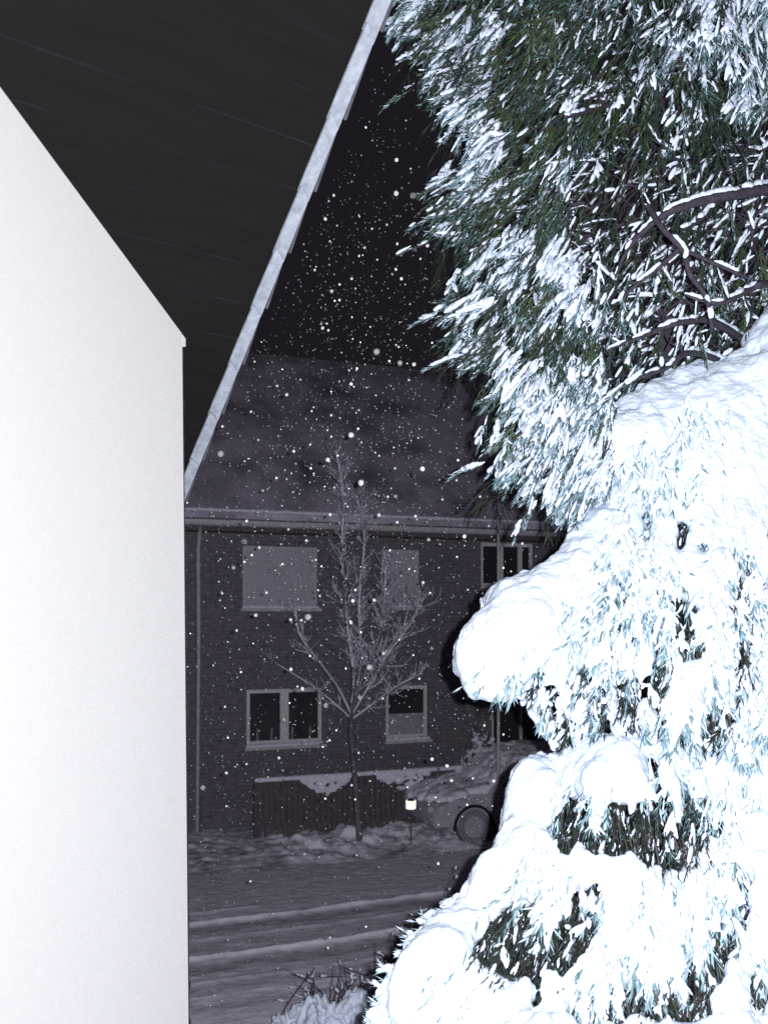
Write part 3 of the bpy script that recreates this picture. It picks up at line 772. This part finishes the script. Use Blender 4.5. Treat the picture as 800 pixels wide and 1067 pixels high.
limb([(690, 20, 5.50), (720, 42, 4.55), (690, 58, 4.35)], .014, .006)
tw_, ts_ = MB(), sn
for k in range(480):
    while True:
        px, py = random.uniform(590, 860), random.uniform(20, 420)
        if at(m_hole, px, py) or at(m_hole2, px, py): break
    d = random.uniform(4.5, 5.4); a = math.radians(random.gauss(28, 22)); ln = random.uniform(.10, .32)
    if random.random() < .25: a = math.radians(random.gauss(-40, 20))
    dv = Vector((-math.cos(a), random.gauss(0, .3), -math.sin(a))); p = P(px, py, d) - UO
    pts = curve_pts([p, p + dv*ln*.35 + Vector((random.gauss(0, .02), 0, random.uniform(.0, .04))), p + dv*ln*.7 + Vector((random.gauss(0, .02), 0, random.uniform(-.02, .03))), p + dv*ln + Vector((0, 0, -.05*random.random()))], 6)
    r = random.uniform(.003, .007); tw_.tube(pts, r, r*.6, 5)
    if random.random() < .22: ts_.tube(pts[1:5], .0055, .0075, 6, off=.7)
    if random.random() < .38:
        q = pts[random.choice((2, 4))]; ts_.ell(q + Vector((0, -.01, .010)), dv, random.uniform(.02, .07), random.uniform(.006, .016), random.uniform(.006, .012), 8, 5)
    if random.random() < .55: spray(nd, sn, pts[6], dv + Vector((0, 0, -.7)), random.uniform(.10, .18), .22, .35, nb=24, blade_w=.0042, nl=(.16, .34))
tw_.build('twigs', M_bark, up_root)
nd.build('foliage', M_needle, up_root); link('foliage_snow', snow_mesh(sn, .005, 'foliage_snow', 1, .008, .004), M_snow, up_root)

# ------------------------------------------------------------------ snow laden conifer in front (lower right)
np.random.seed(8); random.seed(31)
LOW_A = [(960,250),(800,322),(786,345),(768,372),(742,374),(715,385),(690,393),(655,412),(632,438),(606,463),(600,488),(613,503),(640,494),(622,525),(600,552),(575,587),(550,600),
         (520,607),(500,626),(505,638),(497,652),(474,668),(470,690),(485,716),(500,723),(512,718),(520,727),(538,722),(548,745),(560,752),(575,782),(600,778),(640,762),(700,778),(760,795),(960,790)]
LOW_B = [(640,752),(600,782),(562,788),(533,799),(523,832),(517,875),(500,905),(478,922),(470,950),(442,964),(428,990),(402,1016),(398,1180),(960,1180),(960,752)]
GAPS = [(657,648,6,22),(642,665,8,22),(685,640,5,30),(697,690,6,30),(710,560,3,22),(736,572,9,8),(770,592,9,26),(745,745,17,18),(612,700,6,20),(655,718,10,26),(690,702,8,24),
        (722,660,8,30),(760,640,6,26),(690,745,3,16),(715,752,3,12),(735,735,4,12),(670,602,3,12),(640,622,5,6),(560,702,7,9),(590,758,9,18),(625,740,6,26),(598,850,16,28),(650,872,46,26),
        (700,880,30,26),(588,872,10,26),(745,866,14,12),(680,802,3,20),(735,842,4,14),(770,830,12,3),(560,985,42,32),(600,962,26,24),(512,1000,22,22),(540,942,12,6),(600,1052,36,16),(650,1048,26,22),
        (705,1048,30,22),(746,970,9,22),(770,950,6,36),(738,1012,14,24),(780,922,14,5),(617,935,12,12),(790,1040,7,26),(640,840,12,14),(690,845,8,16),(770,700,5,16),(575,725,5,12),(720,810,4,10)]
gapm = np.zeros(gx.shape, bool)
wob = (fbm(gx/14, gy/20, 51) - .5)*1.5
for cx, cy, rx, ry in GAPS:
    if cy > 930: rx, ry = rx*1.2, ry*1.25
    gapm |= (((gx - cx)/(rx*1.0))**2 + ((gy - cy)/(ry*1.0))**2 + wob*1.3) < 1
strk = fbm(gx/9, gy/38, 71, 3)
reg = np.exp(-(((gx - 690)/95)**2 + ((gy - 660)/130)**2))*.17 + np.exp(-(((gx - 680)/110)**2 + ((gy - 850)/60)**2))*.10 + np.exp(-(((gx - 760)/50)**2 + ((gy - 980)/90)**2))*.10
gapm |= strk > (.76 - reg + .08*(gy < 520))
BOUGHS = [('A', LOW_A, lambda px, py: 4.35 - (py - 325)/450*1.0), ('B', LOW_B, lambda px, py: 3.62 - (py - 760)/300*.75)]
lt = P(850, 640, 4.9)
low = tag(empty('snow_laden_conifer', (lt.x, lt.y, -.05)), 'conifer buried under thick white snow in the lower right foreground', 'tree')
LO = low.location.copy()
q = MB(); q.tube([(0,0,0), (0,.02,2), (.02,0,4), (0,0,6.0)], .14, .05, 12); q.build('trunk', M_bark, low, True)
for k in range(14):
    px, py = [(650,470),(600,560),(540,650),(700,520),(720,640),(640,720),(560,830),(540,900),(660,840),(480,980),(560,1000),(680,980),(740,900),(760,1020)][k]
    d = (4.35 - (py - 325)/450*1.0 if py < 770 else 3.62 - (py - 760)/300*.75) + .22
    e = P(px, py, d) - LO; b0 = Vector((0, 0, min(5.6, e.z + .25)))
    q = MB(); q.tube(curve_pts([b0, b0.lerp(e, .5) + Vector((0, 0, .10)), e], 8), .03, .012, 8); q.build('limb', M_bark, low, True)

for bn, poly, dep in BOUGHS:
    M_ = poly_mask(poly); ok = M_ & ~gapm; E = edge_dist(M_, 60); Eg = edge_dist(ok, 40)
    nd, lumps = MB(), MB()
    ys2, xs2 = np.nonzero(ok)
    sel = rng.permutation(len(xs2)); sel = sel[:(3600 if bn == 'A' else 4000)]
    for i in sel:
        px, py = float(xs2[i] + OX), float(ys2[i] + OY)
        if px > 880: continue
        eg = float(Eg[ys2[i], xs2[i]]); e = float(E[ys2[i], xs2[i]])
        r = min(eg, 34 if px < 580 else 24)*random.uniform(.7, 1.0)
        if r < 5.5 and py > 790 and random.random() < .9: continue
        if r < 3.0: r = 3.0
        d = dep(px, py) + .32*(1 - min(e/60, 1))**2 + random.gauss(0, .007) - .05*math.sin(px*.035 + py*.012) - .06*(float(fbm(px/70, py/90, 15)) - .5) - .07*(float(fbm(px/11, py/55, 25)) - .5)*(px > 560)
        u = d/F; c = P(px, py, d + r*u*.55) - LO
        lean = math.radians(100 - 22*min(1, max(0, (700 - px)/200)) + random.gauss(0, 8)) 
        ax = Vector((-math.cos(math.pi - lean), -.35, -math.sin(lean))) if False else Vector((-.35*min(1, max(0, (720 - px)/220)) + random.gauss(0, .12), -.4, -1))
        el = random.uniform(1.05, 1.6) if r > 12 else random.uniform(1.2, 2.2)
        lumps.ell(c, ax, r*u*el, r*u, r*u*.75, 10, 7)
    me = snow_mesh(lumps, .0075, 'snow_load', 22, .016, .007); link('snow_load', me, M_snow, low)
    # needles below the snow, and dense in the gaps, with shade put into their colour
    cnt = 0; sn2 = MB(); tries = 0
    want = 2300 if bn == 'A' else 2300
    while cnt < want and tries < 300000:
        tries += 1
        px = random.uniform(460 if bn == 'A' else 400, 870); py = random.uniform(330, 790) if bn == 'A' else random.uniform(760, 1170)
        if not at(M_, px, py): continue
        g_ = at(gapm, px, py); e = at(E, px, py)
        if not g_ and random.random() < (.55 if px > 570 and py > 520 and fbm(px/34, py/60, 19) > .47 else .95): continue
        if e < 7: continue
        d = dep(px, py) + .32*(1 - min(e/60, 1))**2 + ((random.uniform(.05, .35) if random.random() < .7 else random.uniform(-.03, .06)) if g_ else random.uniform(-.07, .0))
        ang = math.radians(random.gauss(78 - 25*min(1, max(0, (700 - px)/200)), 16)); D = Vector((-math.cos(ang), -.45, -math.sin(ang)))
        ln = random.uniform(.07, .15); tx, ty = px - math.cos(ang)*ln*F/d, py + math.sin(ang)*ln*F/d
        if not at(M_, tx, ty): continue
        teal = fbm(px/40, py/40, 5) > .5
        if g_: spray(nd, sn2, P(px, py, d) - LO, D, ln, .35 if teal and py < 930 else .06, .08 if py < 820 else .03, nb=24, blade_w=.0045, green=random.choice(SHADE_GREENS), nl=(.16, .34))
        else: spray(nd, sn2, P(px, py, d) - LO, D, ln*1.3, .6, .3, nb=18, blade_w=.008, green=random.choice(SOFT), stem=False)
        cnt += 1
    if bn == 'B':                          # frosted tips along the lower left edge
        for k in range(150):
            py = random.uniform(935, 1120); row = np.nonzero(M_[int(py) - OY])[0]; px = row[0] + OX + random.uniform(-2, 26)
            aj = math.radians(random.gauss(10, 38)); d = dep(px, py) + .30
            spray(nd, sn2, P(px, py, d - random.uniform(0, .12)) - LO, Vector((-math.cos(aj), -.2, -math.sin(aj))), random.uniform(.04, .085), .3, .8, nb=14, blade_w=.005, green=random.choice(SOFT), stem=False, nl=(.3, .6))
    for k in range(500):                   # far-side needles behind the snow, colour darkened as shade
        px = random.uniform(500, 900); py = random.uniform(360, 780) if bn == 'A' else random.uniform(790, 1170)
        if at(E, px, py) < 25: continue
        ang = math.radians(random.uniform(40, 110))
        if not at(M_, px - 75*math.cos(ang), py + 75): continue
        spray(nd, sn2, P(px, py, dep(px, py) + random.uniform(.4, .9)) - LO, Vector((-math.cos(ang), random.uniform(-.3, .3), -math.sin(ang))), random.uniform(.15, .28), .0, .0, nb=18, blade_w=.009, green=random.choice(SHADE_GREENS), pads=0)
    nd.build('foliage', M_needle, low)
    if sn2.v: link('foliage_snow', snow_mesh(sn2, .0055, 'foliage_snow', 1, .006, .003), M_snow, low)

# ------------------------------------------------------------------ falling snow: about 300 flakes as objects, the faint far ones as one mass
random.seed(77)
AIR = [(192,520),(300,290),(405,40),(450,110),(460,180),(430,210),(470,290),(450,330),(480,410),(500,480),(560,540),(560,590),(500,620),(470,680),(500,730),(560,770),(520,810),(510,880),(465,940),(400,1000),(300,1040),(200,1050)]
m_air = poly_mask(AIR)
def flake_mesh(seed):
    r = random.Random(seed); b = bmesh.new(); bmesh.ops.create_icosphere(b, subdivisions=1, radius=1)
    for v in b.verts: v.co *= r.uniform(.8, 1.15)
    me = bpy.data.meshes.new('snowflake'); b.to_mesh(me); b.free(); me.materials.append(M_flake)
    me.polygons.foreach_set('use_smooth', [True]*len(me.polygons)); return me
fm = [flake_mesh(k) for k in range(6)]
def density(px, py):
    v = .25 + .75*math.exp(-(((px - 380)/110)**2 + ((py - 460)/260)**2)); 
    if py > 860: v *= .25
    if py < 200: v *= .45
    return v
cnt = 0
while cnt < 300:
    if cnt < 22:                           # close to the lens
        px, py = random.uniform(205, 470), random.uniform(150, 850); d = random.uniform(.9, 1.9); rpx = .0016*F/d*random.uniform(.6, 1.2)
        if not at(m_air, px, py): continue
    else:
        px, py = random.uniform(195, 570), random.uniform(60, 1040)
        if not at(m_air, px, py) or random.random() > density(px, py): continue
        d = random.triangular(2.6, 9, 6.5); rpx = min(3.6, 1.15*math.exp(random.gauss(0, .42)))
    o = bpy.data.objects.new('snowflake', fm[cnt % 6]); COL.objects.link(o)
    o.location = P(px, py, d); s_ = rpx*d/F; o.scale = (s_, s_, s_*random.uniform(.8, 1.15)); o.rotation_euler = (random.random()*3, random.random()*3, random.random()*3)
    tag(o, 'small white snowflake falling through the dark night air', 'snowflake', 'falling snowflakes'); cnt += 1
dust = MB(); cnt = 0
while cnt < 3800:
    px, py = random.uniform(192, 580), random.uniform(20, 1060)
    if not at(m_air, px, py) or random.random() > density(px, py) + .15: continue
    d = random.uniform(6.5, 14.0); r = min(.9, .40*math.exp(random.gauss(0, .38)))*d/F
    dust.ell(P(px, py, d), (random.gauss(0, 1), random.gauss(0, 1), random.gauss(0, 1)), r*1.1, r, r*.9, 5, 4); cnt += 1
tag(dust.build('fine_snowfall', M_flake, None, True), 'veil of tiny far snow specks falling before the brick house', 'snowfall', kind='stuff')
